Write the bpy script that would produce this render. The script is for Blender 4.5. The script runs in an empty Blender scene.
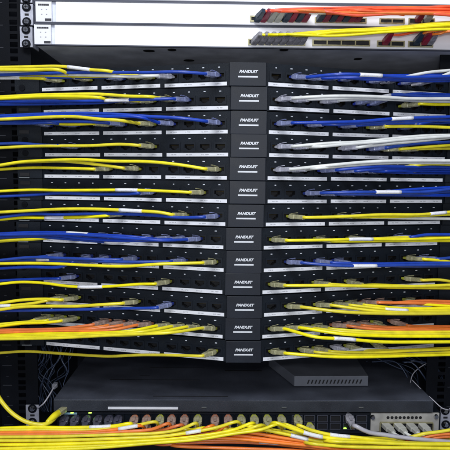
import bpy, bmesh, math, random
from mathutils import Vector, Matrix
random.seed(11)
S = bpy.context.scene
C = S.collection

# ------------------------------------------------------------------ camera
F_ = 524.77; PIT = .08671; YAW = .01491; ROLL = .00994
CAM = Vector((-.05531, -1.0, -.19701))
_cy, _sy, _cp, _sp, _cr, _sr = math.cos(YAW), math.sin(YAW), math.cos(PIT), math.sin(PIT), math.cos(ROLL), math.sin(ROLL)
R0 = Vector((_cy, -_sy, 0)); FW = Vector((_sy*_cp, _cy*_cp, -_sp)); U0 = R0.cross(FW)
RT = R0*_cr + U0*_sr; UP = U0*_cr - R0*_sr
cd = bpy.data.cameras.new('camera'); cam = bpy.data.objects.new('camera', cd); C.objects.link(cam)
m = Matrix((RT, UP, -FW)).transposed().to_4x4(); m.translation = CAM
cam.matrix_world = m
cd.sensor_width = 36; cd.lens = F_/450*36; cd.clip_start = .01; cd.clip_end = 50
S.camera = cam

def at(px, py, Y):
    d = FW + RT*((px-225)/F_) - UP*((py-225)/F_)
    return CAM + d*((Y-CAM.y)/d.y)
def proj(P):
    d = Vector(P)-CAM; w = d.dot(FW)
    return 225+F_*d.dot(RT)/w, 225-F_*d.dot(UP)/w

# ------------------------------------------------------------------ world + lamps
W = bpy.data.worlds.new('World'); S.world = W; W.use_nodes = True
W.node_tree.nodes['Background'].inputs[0].default_value = (.62, .72, 1, 1)
W.node_tree.nodes['Background'].inputs[1].default_value = .15
def lamp(name, loc, target, power, sx, sy, col):
    l = bpy.data.lights.new(name, 'AREA'); l.shape = 'RECTANGLE'; l.size = sx; l.size_y = sy; l.energy = power; l.color = col
    o = bpy.data.objects.new(name, l); C.objects.link(o); o.location = loc
    o.rotation_euler = (Vector(target)-Vector(loc)).to_track_quat('-Z', 'Y').to_euler(); return o
lamp('ceiling_lamp', (-.35, -1.5, 1.35), (0, 0, -.1), 38, 1.3, .5, (.93, .96, 1))
lamp('ceiling_lamp', (.9, -1.9, 1.0), (0, 0, -.3), 8, .9, .4, (.9, .95, 1))
lamp('front_fill_light', (-.1, -2.3, -.35), (0, .2, -.3), 12, 1.8, 1.0, (.93, .96, 1))  # added fill from behind the camera, brightens shelf and underside; not a window
lamp('camera_flash', (-.03, -1.02, -.10), (0, .1, -.28), 3.2, .10, .06, (.95, .97, 1))
S.view_settings.view_transform = 'Standard'; S.view_settings.look = 'None'
S.view_settings.exposure = 0; S.view_settings.gamma = 1
S.render.engine = 'CYCLES'
S.render.resolution_x = S.render.resolution_y = 1024

# ------------------------------------------------------------------ materials
def mat(name, col, rough=.5, metal=0, var=0, scale=60, bump=0, bscale=400, trans=0, emit=0, spec=.5, stretch=None, coat=0):
    M = bpy.data.materials.new(name); M.use_nodes = True; nt = M.node_tree; b = nt.nodes['Principled BSDF']
    b.inputs['Base Color'].default_value = (*col, 1); b.inputs['Roughness'].default_value = rough
    b.inputs['Metallic'].default_value = metal; b.inputs['Specular IOR Level'].default_value = spec
    b.inputs['Transmission Weight'].default_value = trans; b.inputs['Coat Weight'].default_value = coat
    tc = nt.nodes.new('ShaderNodeTexCoord'); src = tc.outputs['Object']
    if stretch:
        mp = nt.nodes.new('ShaderNodeMapping'); mp.inputs['Scale'].default_value = stretch
        nt.links.new(src, mp.inputs[0]); src = mp.outputs[0]
    if var:
        n = nt.nodes.new('ShaderNodeTexNoise'); n.inputs['Scale'].default_value = scale; n.inputs['Detail'].default_value = 5
        nt.links.new(src, n.inputs[0])
        r = nt.nodes.new('ShaderNodeValToRGB'); r.color_ramp.elements[0].position = .3; r.color_ramp.elements[1].position = .7
        r.color_ramp.elements[0].color = (*[c*(1-var) for c in col], 1); r.color_ramp.elements[1].color = (*[min(1, c*(1+var)) for c in col], 1)
        nt.links.new(n.outputs[0], r.inputs[0]); nt.links.new(r.outputs[0], b.inputs['Base Color'])
        rr = nt.nodes.new('ShaderNodeMapRange'); rr.inputs[3].default_value = max(.03, rough-.12); rr.inputs[4].default_value = min(1, rough+.12)
        nt.links.new(n.outputs[0], rr.inputs[0]); nt.links.new(rr.outputs[0], b.inputs['Roughness'])
    if bump:
        n2 = nt.nodes.new('ShaderNodeTexNoise'); n2.inputs['Scale'].default_value = bscale; n2.inputs['Detail'].default_value = 2
        nt.links.new(src, n2.inputs[0])
        bp = nt.nodes.new('ShaderNodeBump'); bp.inputs['Strength'].default_value = bump; bp.inputs['Distance'].default_value = .0006
        nt.links.new(n2.outputs[0], bp.inputs['Height']); nt.links.new(bp.outputs[0], b.inputs['Normal'])
    if emit:
        b.inputs['Emission Color'].default_value = (*col, 1); b.inputs['Emission Strength'].default_value = emit
    return M
M = {}
M['black'] = mat('panel_black', (.0038, .0066, .0115), .5, var=.3, scale=25, bump=.5, bscale=900, spec=.22)
M['plate'] = mat('plate_plastic', (.0085, .0112, .0185), .5, var=.3, scale=22, bump=.3, bscale=1200, spec=.3)
M['jack'] = mat('jack_plastic', (.0048, .0075, .013), .4, spec=.3)
M['hole'] = mat('jack_interior', (.003, .003, .005), .7)
M['gold'] = mat('contact_gold', (.22, .16, .06), .4, 1)
M['rail'] = mat('rail_black', (.0022, .003, .0055), .6, var=.3, scale=18, bump=.3, bscale=700, spec=.12)
M['dark'] = mat('rack_interior', (.006, .008, .014), .7, var=.3, scale=6)
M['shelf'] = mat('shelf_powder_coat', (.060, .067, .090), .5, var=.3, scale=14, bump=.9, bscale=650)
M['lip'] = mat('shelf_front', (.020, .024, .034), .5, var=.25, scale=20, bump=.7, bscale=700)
M['under'] = mat('switch_underside', (.66, .69, .80), .5, metal=0, var=.2, scale=20, bump=.6, bscale=420)
M['sep'] = mat('switch_edge', (.07, .075, .10), .4, metal=.4)
M['white'] = mat('switch_white', (.86, .86, .90), .4, var=.02, scale=12)
M['card'] = mat('card_white', (.80, .80, .84), .5, var=.03, scale=40)
M['ink'] = mat('ink', (.03, .03, .04), .6)
M['faint'] = mat('faint_print', (.35, .36, .42), .6)
M['paper'] = mat('label_paper', (.70, .71, .76), .45, var=.06, scale=60)
M['text'] = mat('label_ink', (.24, .25, .28), .6)
M['logo'] = mat('logo_print', (.62, .64, .68), .5, var=.05, scale=300)
M['tick'] = mat('port_number_print', (.55, .58, .64), .5)
M['steel'] = mat('zinc_steel', (.48, .49, .56), .42, .55, var=.15, scale=60, bump=.2)
M['chrome'] = mat('screw_steel', (.62, .63, .66), .22, 1)
M['box'] = mat('small_switch_case', (.13, .14, .17), .5, var=.08, scale=30, bump=.4, bscale=900)
M['beige'] = mat('beige_metal', (.34, .33, .31), .5, var=.15, scale=60)
M['brass'] = mat('port_shield', (.40, .37, .22), .38, .6, var=.2, scale=120)
M['led'] = mat('led_green', (.45, 1, .1), .4, emit=2.2)
M['lcd'] = mat('status_window', (.20, .34, .42), .25, var=.2, scale=200)
M['numer'] = mat('rail_print', (.028, .031, .042), .6)
M['shine'] = mat('stud_and_slot_glint', (.26, .28, .29), .35, .7)  # bright metal for the shelf studs and the painted glints on the ears
def cablemat(n, c, rough=.30):
    M_ = mat(n, c, rough, var=.13, scale=45, bump=.12, bscale=260, spec=.5); nt = M_.node_tree; b = nt.nodes['Principled BSDF']
    src = b.inputs['Base Color'].links[0].from_socket       # every cable has aged to a slightly different shade
    oi = nt.nodes.new('ShaderNodeObjectInfo'); h = nt.nodes.new('ShaderNodeHueSaturation')
    for lo, hi, k in ((.88, 1.10, 'Value'), (.97, 1.02, 'Saturation'), (.497, .503, 'Hue')):
        r = nt.nodes.new('ShaderNodeMapRange'); r.inputs[3].default_value = lo; r.inputs[4].default_value = hi
        nt.links.new(oi.outputs['Random'], r.inputs[0]); nt.links.new(r.outputs[0], h.inputs[k])
    nt.links.new(src, h.inputs['Color']); nt.links.new(h.outputs[0], b.inputs['Base Color'])
    return M_
CM = {'y': cablemat('yellow_jacket', (.84, .73, .020)), 'b': cablemat('blue_jacket', (.012, .052, .38)), 'w': cablemat('white_jacket', (.70, .71, .69)),
      'o': cablemat('orange_jacket', (.80, .20, .035)), 'r': cablemat('red_orange_jacket', (.88, .11, .035)), 'g': cablemat('grey_jacket', (.40, .39, .44)),
      'k': cablemat('black_jacket', (.02, .022, .03)), 's': cablemat('blue_grey_wire', (.055, .075, .13)), 'm': cablemat('maroon_boot', (.28, .02, .05)), 'e': cablemat('beige_boot', (.46, .46, .42)),
      'd': cablemat('dark_blue_boot', (.03, .05, .08))}
CN = {'y': 'yellow', 'b': 'blue', 'w': 'white', 'o': 'orange', 'r': 'red orange', 'g': 'grey', 'k': 'black', 's': 'blue grey'}
def plugmat(n, c, tr=.35):
    return mat(n, c, .28, trans=tr, var=.25, scale=160, spec=.6, bump=.3, bscale=300)
PM = {'y': plugmat('clear_plug_yellow', (.52, .50, .30)), 'b': plugmat('clear_plug_blue', (.30, .34, .58)), 'w': plugmat('clear_plug_white', (.56, .56, .66)),
      'o': plugmat('clear_plug_orange', (.52, .36, .30)), 'g': plugmat('clear_plug_grey', (.42, .41, .46)), 'r': plugmat('clear_plug_red', (.5, .3, .28)), 'k': plugmat('clear_plug_smoky', (.10, .10, .14))}
TM = {'y': cablemat('tip_yellow', (.38, .40, .05)), 'b': cablemat('tip_blue', (.03, .05, .30)), 'w': cablemat('tip_white', (.5, .5, .55)), 'o': cablemat('tip_orange', (.45, .16, .08)),
      'g': cablemat('tip_grey', (.3, .3, .34)), 'r': cablemat('tip_red', (.5, .1, .05)), 'k': cablemat('tip_dark', (.03, .03, .05))}
# cable label: white wrap with smudged print
def wrapmat():
    M_ = mat('cable_wrap_label', (.80, .80, .84), .4); nt = M_.node_tree; b = nt.nodes['Principled BSDF']
    tc = nt.nodes.new('ShaderNodeTexCoord'); mp = nt.nodes.new('ShaderNodeMapping'); mp.inputs['Scale'].default_value = (420, 80, 700)
    n = nt.nodes.new('ShaderNodeTexNoise'); n.inputs['Scale'].default_value = 1; n.inputs['Detail'].default_value = 1
    r = nt.nodes.new('ShaderNodeValToRGB'); r.color_ramp.elements[0].position = .60; r.color_ramp.elements[1].position = .68
    r.color_ramp.elements[0].color = (.80, .80, .84, 1); r.color_ramp.elements[1].color = (.60, .60, .66, 1)
    for a, c in ((tc.outputs['Object'], mp.inputs[0]), (mp.outputs[0], n.inputs[0]), (n.outputs[0], r.inputs[0]), (r.outputs[0], b.inputs['Base Color'])): nt.links.new(a, c)
    return M_
M['wrap'] = wrapmat()

# ------------------------------------------------------------------ helpers
def link(name, bm, mt, parent=None, smooth=False, bevel=0):
    me = bpy.data.meshes.new(name); bmesh.ops.recalc_face_normals(bm, faces=bm.faces); bm.to_mesh(me); bm.free()
    for x in (mt if isinstance(mt, (list, tuple)) else [mt]): me.materials.append(x)
    if smooth:
        for p in me.polygons: p.use_smooth = True
    o = bpy.data.objects.new(name, me); C.objects.link(o)
    if parent: o.parent = parent
    if bevel:
        b = o.modifiers.new('bevel', 'BEVEL'); b.width = bevel; b.segments = 2; b.limit_method = 'ANGLE'
    return o
def empty(name, loc=(0, 0, 0)):
    o = bpy.data.objects.new(name, None); C.objects.link(o); o.location = loc; o.empty_display_size = .02; return o
def tag(o, label, cat, group=None):
    o['label'] = label; o['category'] = cat
    if group: o['group'] = group
    return o
def bx(bm, x0, x1, y0, y1, z0, z1, mi=0, xf=None):
    vs = [bm.verts.new((x, y, z)) for x in (x0, x1) for y in (y0, y1) for z in (z0, z1)]
    if xf:
        for v in vs: v.co = xf @ v.co
    for f in ((0, 1, 3, 2), (4, 6, 7, 5), (0, 4, 5, 1), (2, 3, 7, 6), (0, 2, 6, 4), (1, 5, 7, 3)):
        bm.faces.new([vs[i] for i in f]).material_index = mi
def prism(bm, pts, z0, z1, mi=0):        # pts: (x,y) ccw outline
    a = [bm.verts.new((x, y, z0)) for x, y in pts]; b = [bm.verts.new((x, y, z1)) for x, y in pts]
    n = len(pts); bm.faces.new(a[::-1]).material_index = mi; bm.faces.new(b).material_index = mi
    for i in range(n): bm.faces.new((a[i], a[(i+1) % n], b[(i+1) % n], b[i])).material_index = mi
def cyl(bm, c, axis, r, h, n=16, mi=0, r2=None):
    c = Vector(c); q = Vector(axis).to_track_quat('Z', 'Y'); r2 = r if r2 is None else r2
    A = [bm.verts.new(c+q @ Vector((r*math.cos(t), r*math.sin(t), 0))) for t in [2*math.pi*i/n for i in range(n)]]
    B = [bm.verts.new(c+q @ Vector((r2*math.cos(t), r2*math.sin(t), h))) for t in [2*math.pi*i/n for i in range(n)]]
    bm.faces.new(A[::-1]).material_index = mi; bm.faces.new(B).material_index = mi
    for i in range(n): bm.faces.new((A[i], A[(i+1) % n], B[(i+1) % n], B[i])).material_index = mi
def spline(pts, step=.007):
    P = [Vector(p) for p in pts]; P = [P[0]*2-P[1]]+P+[P[-1]*2-P[-2]]; out = []
    for i in range(1, len(P)-2):
        a, b, c, d = P[i-1:i+3]; L = (c-b).length; n = max(2, int(L/step))
        t0 = 0; t1 = max(1e-4, (b-a).length**.5); t2 = t1+max(1e-4, (c-b).length**.5); t3 = t2+max(1e-4, (d-c).length**.5)
        for k in range(n):
            t = t1+(t2-t1)*k/n
            A1 = a*(t1-t)/(t1-t0)+b*(t-t0)/(t1-t0); A2 = b*(t2-t)/(t2-t1)+c*(t-t1)/(t2-t1); A3 = c*(t3-t)/(t3-t2)+d*(t-t2)/(t3-t2)
            B1 = A1*(t2-t)/(t2-t0)+A2*(t-t0)/(t2-t0); B2 = A2*(t3-t)/(t3-t1)+A3*(t-t1)/(t3-t1)
            out.append(B1*(t2-t)/(t2-t1)+B2*(t-t1)/(t2-t1))
    out.append(P[-2].copy()); return out
def tube(bm, path, r, n=10, mi=0, ry=None):
    rings = []; N = len(path); up = Vector((0, 0, 1))
    for i, p in enumerate(path):
        t = (path[min(i+1, N-1)]-path[max(i-1, 0)]).normalized()
        a = up-t*up.dot(t)
        if a.length < .05: a = Vector((0, 1, 0))-t*t.y
        a.normalize(); b = t.cross(a); up = a
        rr = r(i/(N-1)) if callable(r) else r
        rings.append([bm.verts.new(p+a*rr*math.cos(2*math.pi*k/n)+b*rr*math.sin(2*math.pi*k/n)) for k in range(n)])
    for i in range(N-1):
        for k in range(n):
            f = bm.faces.new((rings[i][k], rings[i][(k+1) % n], rings[i+1][(k+1) % n], rings[i+1][k])); f.smooth = True; f.material_index = mi
    bm.faces.new(rings[0][::-1]); bm.faces.new(rings[-1])
def lath(bm, P, d, secs, mi=0, up=(0, 0, 1)):   # secs: (dist, half width, half height, z offset)
    d = Vector(d).normalized(); u = Vector(up); u = (u-d*u.dot(d)).normalized(); w = d.cross(u); rr = []
    for s, a, h, z in secs:
        c = P+d*s+u*z
        k = .72
        rr.append([bm.verts.new(c+w*a*x+u*h*y) for x, y in ((-1, -k), (-k, -1), (k, -1), (1, -k), (1, k), (k, 1), (-k, 1), (-1, k))])
    for i in range(len(rr)-1):
        for j in range(8): bm.faces.new((rr[i][j], rr[i][(j+1) % 8], rr[i+1][(j+1) % 8], rr[i+1][j])).material_index = mi
    bm.faces.new(rr[0][::-1]).material_index = mi; bm.faces.new(rr[-1]).material_index = mi
def wrap(o, path, x0, x1, r):
    seg = [p for p in path if min(x0, x1) <= proj(p)[0] <= max(x0, x1)]
    if len(seg) < 2: return
    bm = bmesh.new(); tube(bm, seg, r*1.16, 12); link('cable_label', bm, M['wrap'], o, True)

ORD = ['first', 'second', 'third', 'fourth', 'fifth', 'sixth', 'seventh', 'eighth', 'ninth', 'tenth', 'eleventh', 'twelfth', 'thirteenth']
U = .04445
DX = [-.3, 2.4, 2.3, 3.5, 1.4, 2.2, -.5, -3.9, -3.0, -4.9, -1.0, -3.7, -1.7]
DZ = [-.4, -.4, -1.0, .1, .6, .5, .3, -.3, -.2, .7, .1, .7, -.3]
SL, W0, LN, GP, SZ = .24988, .03893, .11987, .00907, .01612
def fp(k, s, X, z=0, out=0):          # point on the sloped face of panel k (0..12), side s
    n = Vector((s*SL, -1, 0)).normalized()
    return Vector((s*X+DX[k]*.001, SL*X, -k*U+DZ[k]*.001+z)) + n*out
def portX(p): return W0+(p//4)*(LN+GP)+(p % 4+.5)*LN/4
PZ = -.0015                            # port centre height against the row centre
ANG = math.atan(SL)

# ------------------------------------------------------------------ setting
bm = bmesh.new(); bx(bm, -1.4, 1.4, .75, .77, -1.6, .9)
o = link('back_wall', bm, M['dark']); o['kind'] = 'structure'
bm = bmesh.new(); bx(bm, -1.4, 1.4, -.4, .75, -1.62, -1.6)
o = link('floor', bm, M['dark']); o['kind'] = 'structure'

# ------------------------------------------------------------------ rack with rails
rack = tag(empty('equipment_rack', (0, .2, -1.6)), 'black steel equipment rack frame with punched rails holding all the panels', 'rack')
def child(name, bm, mt, par, **k):
    o = link(name, bm, mt, par, **k); o.matrix_parent_inverse = par.matrix_basis.inverted(); return o
def rail(x0, x1, hx, s):
    bm = bmesh.new(); z = -1.25; y0, y1 = .106, .109; hw, hh = .0078, .0048
    zs = [z]; k = 0
    bot, top = -1.25, .35
    prev = bot; c = .5*U-28*U+.0064
    while c < top-.02:
        for off in (0, .01588, .03176):
            cc = c+off
            bx(bm, x0, x1, y0, y1, prev, cc-hh)
            bx(bm, x0, hx-hw, y0, y1, cc-hh, cc+hh); bx(bm, hx+hw, x1, y0, y1, cc-hh, cc+hh)
            prev = cc+hh
        c += U
    bx(bm, x0, x1, y0, y1, prev, top)
    xs = x0 if s < 0 else x1-.003
    bx(bm, xs-.001, xs+.004, y1, .16, bot, top)
    tx = x0+.012 if s < 0 else x1-.022
    for i in range(-4, 26):
        zz = .5*U-i*U
        bx(bm, tx-.007, tx+.013, .1052, .1058, zz-.0006, zz+.0006, 1)
        bx(bm, tx+.001, tx+.006, .1052, .1058, zz-U/2-.0035, zz-U/2-.0027, 1)
    child('rail', bm, [M['rail'], M['numer']], rack)
rail(-.520, -.440, -.474, -1); rail(.404, .480, .437, 1)
for s, x0 in ((-1, -.86), (1, .487)):
    bm = bmesh.new(); w = .325
    bx(bm, x0, x0+w, .30, .31, -1.3, .45)
    for q in range(9):
        xx = x0+w*(q+.5)/9
        bx(bm, xx-.006, xx+.006, .11, .30, -1.3, .45)
    child('side_channel', bm, M['dark'], rack)
for a, b, c in ((-.535, -.525, .10), (.488, .496, .112)):
    bm = bmesh.new(); bx(bm, a, b, c, .74, -1.3, .45); child('side_panel', bm, M['dark'], rack)

# ------------------------------------------------------------------ patch panels
def jack_mesh():
    bm = bmesh.new(); y = -.0016
    zs = [.0085, .0048, -.0022, -.0042, -.0062, -.0092]; hw = [0, .0096, .0060, .0036, 0]
    O = .0126
    def q(x0, x1, z0, z1, mi=0): bx(bm, x0, x1, y, .001, z1, z0, mi)
    for i in range(5):
        h = hw[i]
        if h == 0: q(-O, O, zs[i], zs[i+1])
        else: q(-O, -h, zs[i], zs[i+1]); q(h, O, zs[i], zs[i+1])
    poly = [(-.0096, .0048), (.0096, .0048), (.0096, -.0022), (.006, -.0022), (.006, -.0042), (.0036, -.0042), (.0036, -.0062),
            (-.0036, -.0062), (-.0036, -.0042), (-.006, -.0042), (-.006, -.0022), (-.0096, -.0022)]
    a = [bm.verts.new((x, .0005, z)) for x, z in poly]; b = [bm.verts.new((x, .013, z)) for x, z in poly]
    for i in range(12): bm.faces.new((a[i], b[i], b[(i+1) % 12], a[(i+1) % 12])).material_index = 1
    bm.faces.new(b).material_index = 1
    for i in range(8):
        x = -.0070+i*.002
        bx(bm, x-.0004, x+.0004, .004, .0125, .0030, .0036, 2)
    me = bpy.data.meshes.new('jack'); bm.to_mesh(me); bm.free()
    for x in (M['jack'], M['hole'], M['gold']): me.materials.append(x)
    return me
JM = jack_mesh()
def strip_mesh(seed):
    rnd = random.Random(seed); bm = bmesh.new(); h = LN/math.cos(ANG)/2
    bx(bm, -h, h, -.0012, .0002, -.0034, .0034)
    for j in range(4):
        x = -h+(j+.5)*h/2-.0062
        for q in range(rnd.choice((4, 5))):
            if q == 2 and rnd.random() < .5: x += .0015
            zt = rnd.choice((.0008, .0010))
            bx(bm, x, x+.0006, -.00135, -.0011, -.0009, zt, 1)
            bx(bm, x+.0006, x+.0019, -.00135, -.0011, *rnd.choice([(.0004, .0009), (-.0009, -.0004), (-.0002, .0003)]), 1)
            if rnd.random() < .6: bx(bm, x+.0016, x+.0021, -.00135, -.0011, -.0009, zt, 1)
            x += rnd.uniform(.0024, .0028)
    me = bpy.data.meshes.new('label_strip'); bm.to_mesh(me); bm.free(); me.materials.append(M['paper']); me.materials.append(M['text']); return me
SM = [strip_mesh(i) for i in range(78)]
tc_ = bpy.data.curves.new('logo', 'FONT'); tc_.body = 'PANDUIT'; tc_.size = .0088; tc_.shear = .28; tc_.offset = .00042; tc_.extrude = .0003; tc_.align_x = 'CENTER'
to_ = bpy.data.objects.new('logo_source', tc_); C.objects.link(to_)
bpy.context.view_layer.update()
LM = bpy.data.meshes.new_from_object(to_.evaluated_get(bpy.context.evaluated_depsgraph_get())); LM.name = 'logo'
w_ = max(v.co.x for v in LM.vertices)-min(v.co.x for v in LM.vertices)
for v in LM.vertices: v.co.x *= .0355/w_; v.co.y *= .80
bpy.data.objects.remove(to_); LM.materials.clear(); LM.materials.append(M['logo'])

PDESC = ['white and blue cables on its right half', 'thick white cable on its right', 'blue cables on both halves', 'lone yellow cable on its left half', 'long upper white cable on its right',
         'blue bundle on its right half', 'thin yellow cable on its right half', 'blue bundle on its left half', 'blue bundle across its right', 'three empty ports left of centre', 'short blue cable on its left', 'thick orange and yellow bundles', 'one yellow cable on its left']
OX = .4245; HH = .0217
for k in range(13):
    P = tag(empty('patch_bay', (DX[k]*.001, .02, -k*U+DZ[k]*.001)), f'black angled patch panel, {ORD[k]} from the top, {PDESC[k]}', 'patch panel', 'angled patch panels stacked in the rack')
    inv = P.matrix_basis.inverted()
    # chassis with sloping wings and port cut-outs
    bm = bmesh.new()
    for s in (-1, 1):
        cuts = [.030]
        xs = [(portX(p)-.0108, portX(p)+.0108) for p in range(12)]
        def slab(xa, xb, z0, z1):
            vs = []
            for X in (xa, xb):
                for o_ in (0, -.014):
                    for z in (z0, z1): vs.append(bm.verts.new(fp(k, s, X, z, o_)))
            for f in ((0, 1, 3, 2), (4, 6, 7, 5), (0, 4, 5, 1), (2, 3, 7, 6), (0, 2, 6, 4), (1, 5, 7, 3)): bm.faces.new([vs[i] for i in f])
        slab(.0335, OX, .0075+PZ, HH); slab(.0335, OX, -HH, -.0083+PZ)
        prev = .0335
        for a, b in xs: slab(prev, a, -.0083+PZ, .0075+PZ); prev = b
        slab(prev, OX, -.0083+PZ, .0075+PZ)
        for p in range(12):
            X = portX(p); w = random.uniform(.0013, .0022)
            lo = [fp(k, s, X+a, z, o2) for a in (-w, w) for o2 in (.0006, -.001) for z in (.0136, .0153)]
            vs = [bm.verts.new(v) for v in lo]
            for f in ((0, 1, 3, 2), (4, 6, 7, 5), (0, 4, 5, 1), (2, 3, 7, 6), (0, 2, 6, 4), (1, 5, 7, 3)): bm.faces.new([vs[i] for i in f]).material_index = 1
        # ear
        c = fp(k, s, OX, 0)
        e0, e1 = sorted((c.x-s*.002, c.x+s*.048))
        bx(bm, e0, e1, .1025, .1055, c.z-HH, c.z+HH)
    bmesh.ops.recalc_face_normals(bm, faces=bm.faces)
    o = link('chassis', bm, [M['black'], M['tick']], P); o.matrix_parent_inverse = inv
    # centre plate
    c0 = fp(k, 1, 0)
    bm = bmesh.new(); bx(bm, -.0345, .0345, .0015, .012, -HH, HH)
    o = link('centre_plate', bm, M['plate'], P, bevel=.0009); o.location = c0-P.location
    lg = bpy.data.objects.new('logo', LM); C.objects.link(lg); lg.parent = o; lg.rotation_euler = (math.pi/2, 0, 0); lg.location = (.0004, .0010, .0022)
    bm = bmesh.new(); bx(bm, -.0186, .0186, .0007, .0014, -.0064, -.0036)
    link('logo_bar', bm, M['logo'], o)
    for s in (-1, 1):
        rz = s*ANG
        for p in range(12):
            j = bpy.data.objects.new('jack', JM); C.objects.link(j); j.parent = P
            j.location = fp(k, s, portX(p), PZ)-P.location; j.rotation_euler = (0, 0, rz)
        for q in range(3):
            j = bpy.data.objects.new('label_strip', SM[(k*6+(s+1)//2*3+q)]); C.objects.link(j); j.parent = P
            j.location = fp(k, s, W0+q*(LN+GP)+LN/2, -SZ-.0006, .0004)-P.location; j.rotation_euler = (0, random.uniform(-.004, .004), rz)
        c = fp(k, s, OX, 0)
        for zz in (.0135, -.0135):
            bm = bmesh.new(); cx = c.x+s*.033
            if k % 3 == 0 or s > 0:
                cyl(bm, (cx, .1026, c.z+zz), (0, -1, 0), .0062, .0022, 14); bx(bm, cx-.0035, cx+.0035, .0998, .1003, c.z+zz-.0006, c.z+zz+.0006)
                o = link('screw', bm, M['rail'], P)
            else:
                bx(bm, cx-.010, cx+.010, .1008, .1024, c.z+zz-.0036, c.z+zz+.0036); o = link('ear_slot', bm, M['hole'], P)
            o.matrix_parent_inverse = inv
        if s < 0 and k >= 4:
            bm = bmesh.new(); cx = c.x-.033
            bx(bm, cx-.011, cx+.010, .0998, .1024, c.z-.0212, c.z-.0192); o = link('ear_slot_glint', bm, M['shine'], P); o.matrix_parent_inverse = inv  # bright strip standing in for light caught on the ear slot edge

# ------------------------------------------------------------------ cables on the panels
def build_plug(bm_p, bm_t, P0, d, L=.042, up=(0, 0, 1), sc=1.0):
    lath(bm_t, P0, d, [(-.004, .0030, .0022, 0), (.005, .0058*sc, .0030, 0), (.011, .0058*sc, .0032, 0)], up=up)
    lath(bm_p, P0, d, [(.006, .0062*sc, .0034, 0), (.010, .0070*sc, .0044, 0), (.020, .0072*sc, .0046, 0), (.0215, .0060*sc, .0040, 0), (.032, .0052, .0042, 0), (L, .0044, .0040, 0)], up=up)
    lath(bm_p, P0, d, [(.004, .0028, .0006, .0040), (.012, .0030, .0006, .0062), (.024, .0026, .0006, .0078)], up=up)
def cable(name, col, path3, r, label, group, wraps=(), plug=None, cat='cable'):
    path = spline(path3)
    P = path3[0]
    bm = bmesh.new(); tube(bm, path, r, 10)
    o = link(name, bm, CM[col], None, True); tag(o, label, cat, group)
    for a, b in wraps: wrap(o, path, a, b, r)
    if plug:
        b1, b2 = bmesh.new(), bmesh.new(); build_plug(b1, b2, *plug)
        pc = link('plug', b1, PM[col], o); link('plug_tip', b2, TM[col], pc)
    return o
G1 = 'patch cables plugged into the angled panels'
def pcable(col, row, side, port, pts, wraps=(), idx=0, r=.0030, nudge=0):
    k = row-1; s = side
    P0 = fp(k, s, portX(port), PZ+.0004, .002)
    n = Vector((s*.56, -.83, 0))
    so = .040+.0068*idx
    cand = []
    for x, y in pts:
        Y = .05
        for _ in range(6):
            w = at(x, y, Y); Y = SL*min(abs(w.x), .44)-so
        w.z += random.uniform(-.0014, .0014); cand.append((x, w))
    tz = (cand[0][1].z-P0.z); n.z = max(-.25, min(.25, tz/.05*.6)); n.normalize()
    L = .042
    P1 = P0+n*L
    x1 = proj(P1)[0]
    keep = [w for x, w in cand if s*(x-x1) > 9]
    P2 = P1+n*.004
    end = keep[-1]; prev = keep[-2] if len(keep) > 1 else P2
    dr = (end-prev).normalized()
    e1 = end+dr*.05; e2 = e1+Vector((s*.045, .03, dr.z*.03-.012)); e3 = e2+Vector((s*.02, .06, -.05))
    nm = 'left' if s < 0 else 'right'
    lab = f'{CN[col]} patch cable in {ORD[k]} patch panel from top, {ORD[port]} port {nm} of centre'
    return cable('patch_cable', col, [P1-n*.012, P1, P2]+keep+[e1, e2, e3], r+random.uniform(-.00015, .00025), lab, G1, wraps, (P0, n, L))

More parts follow.
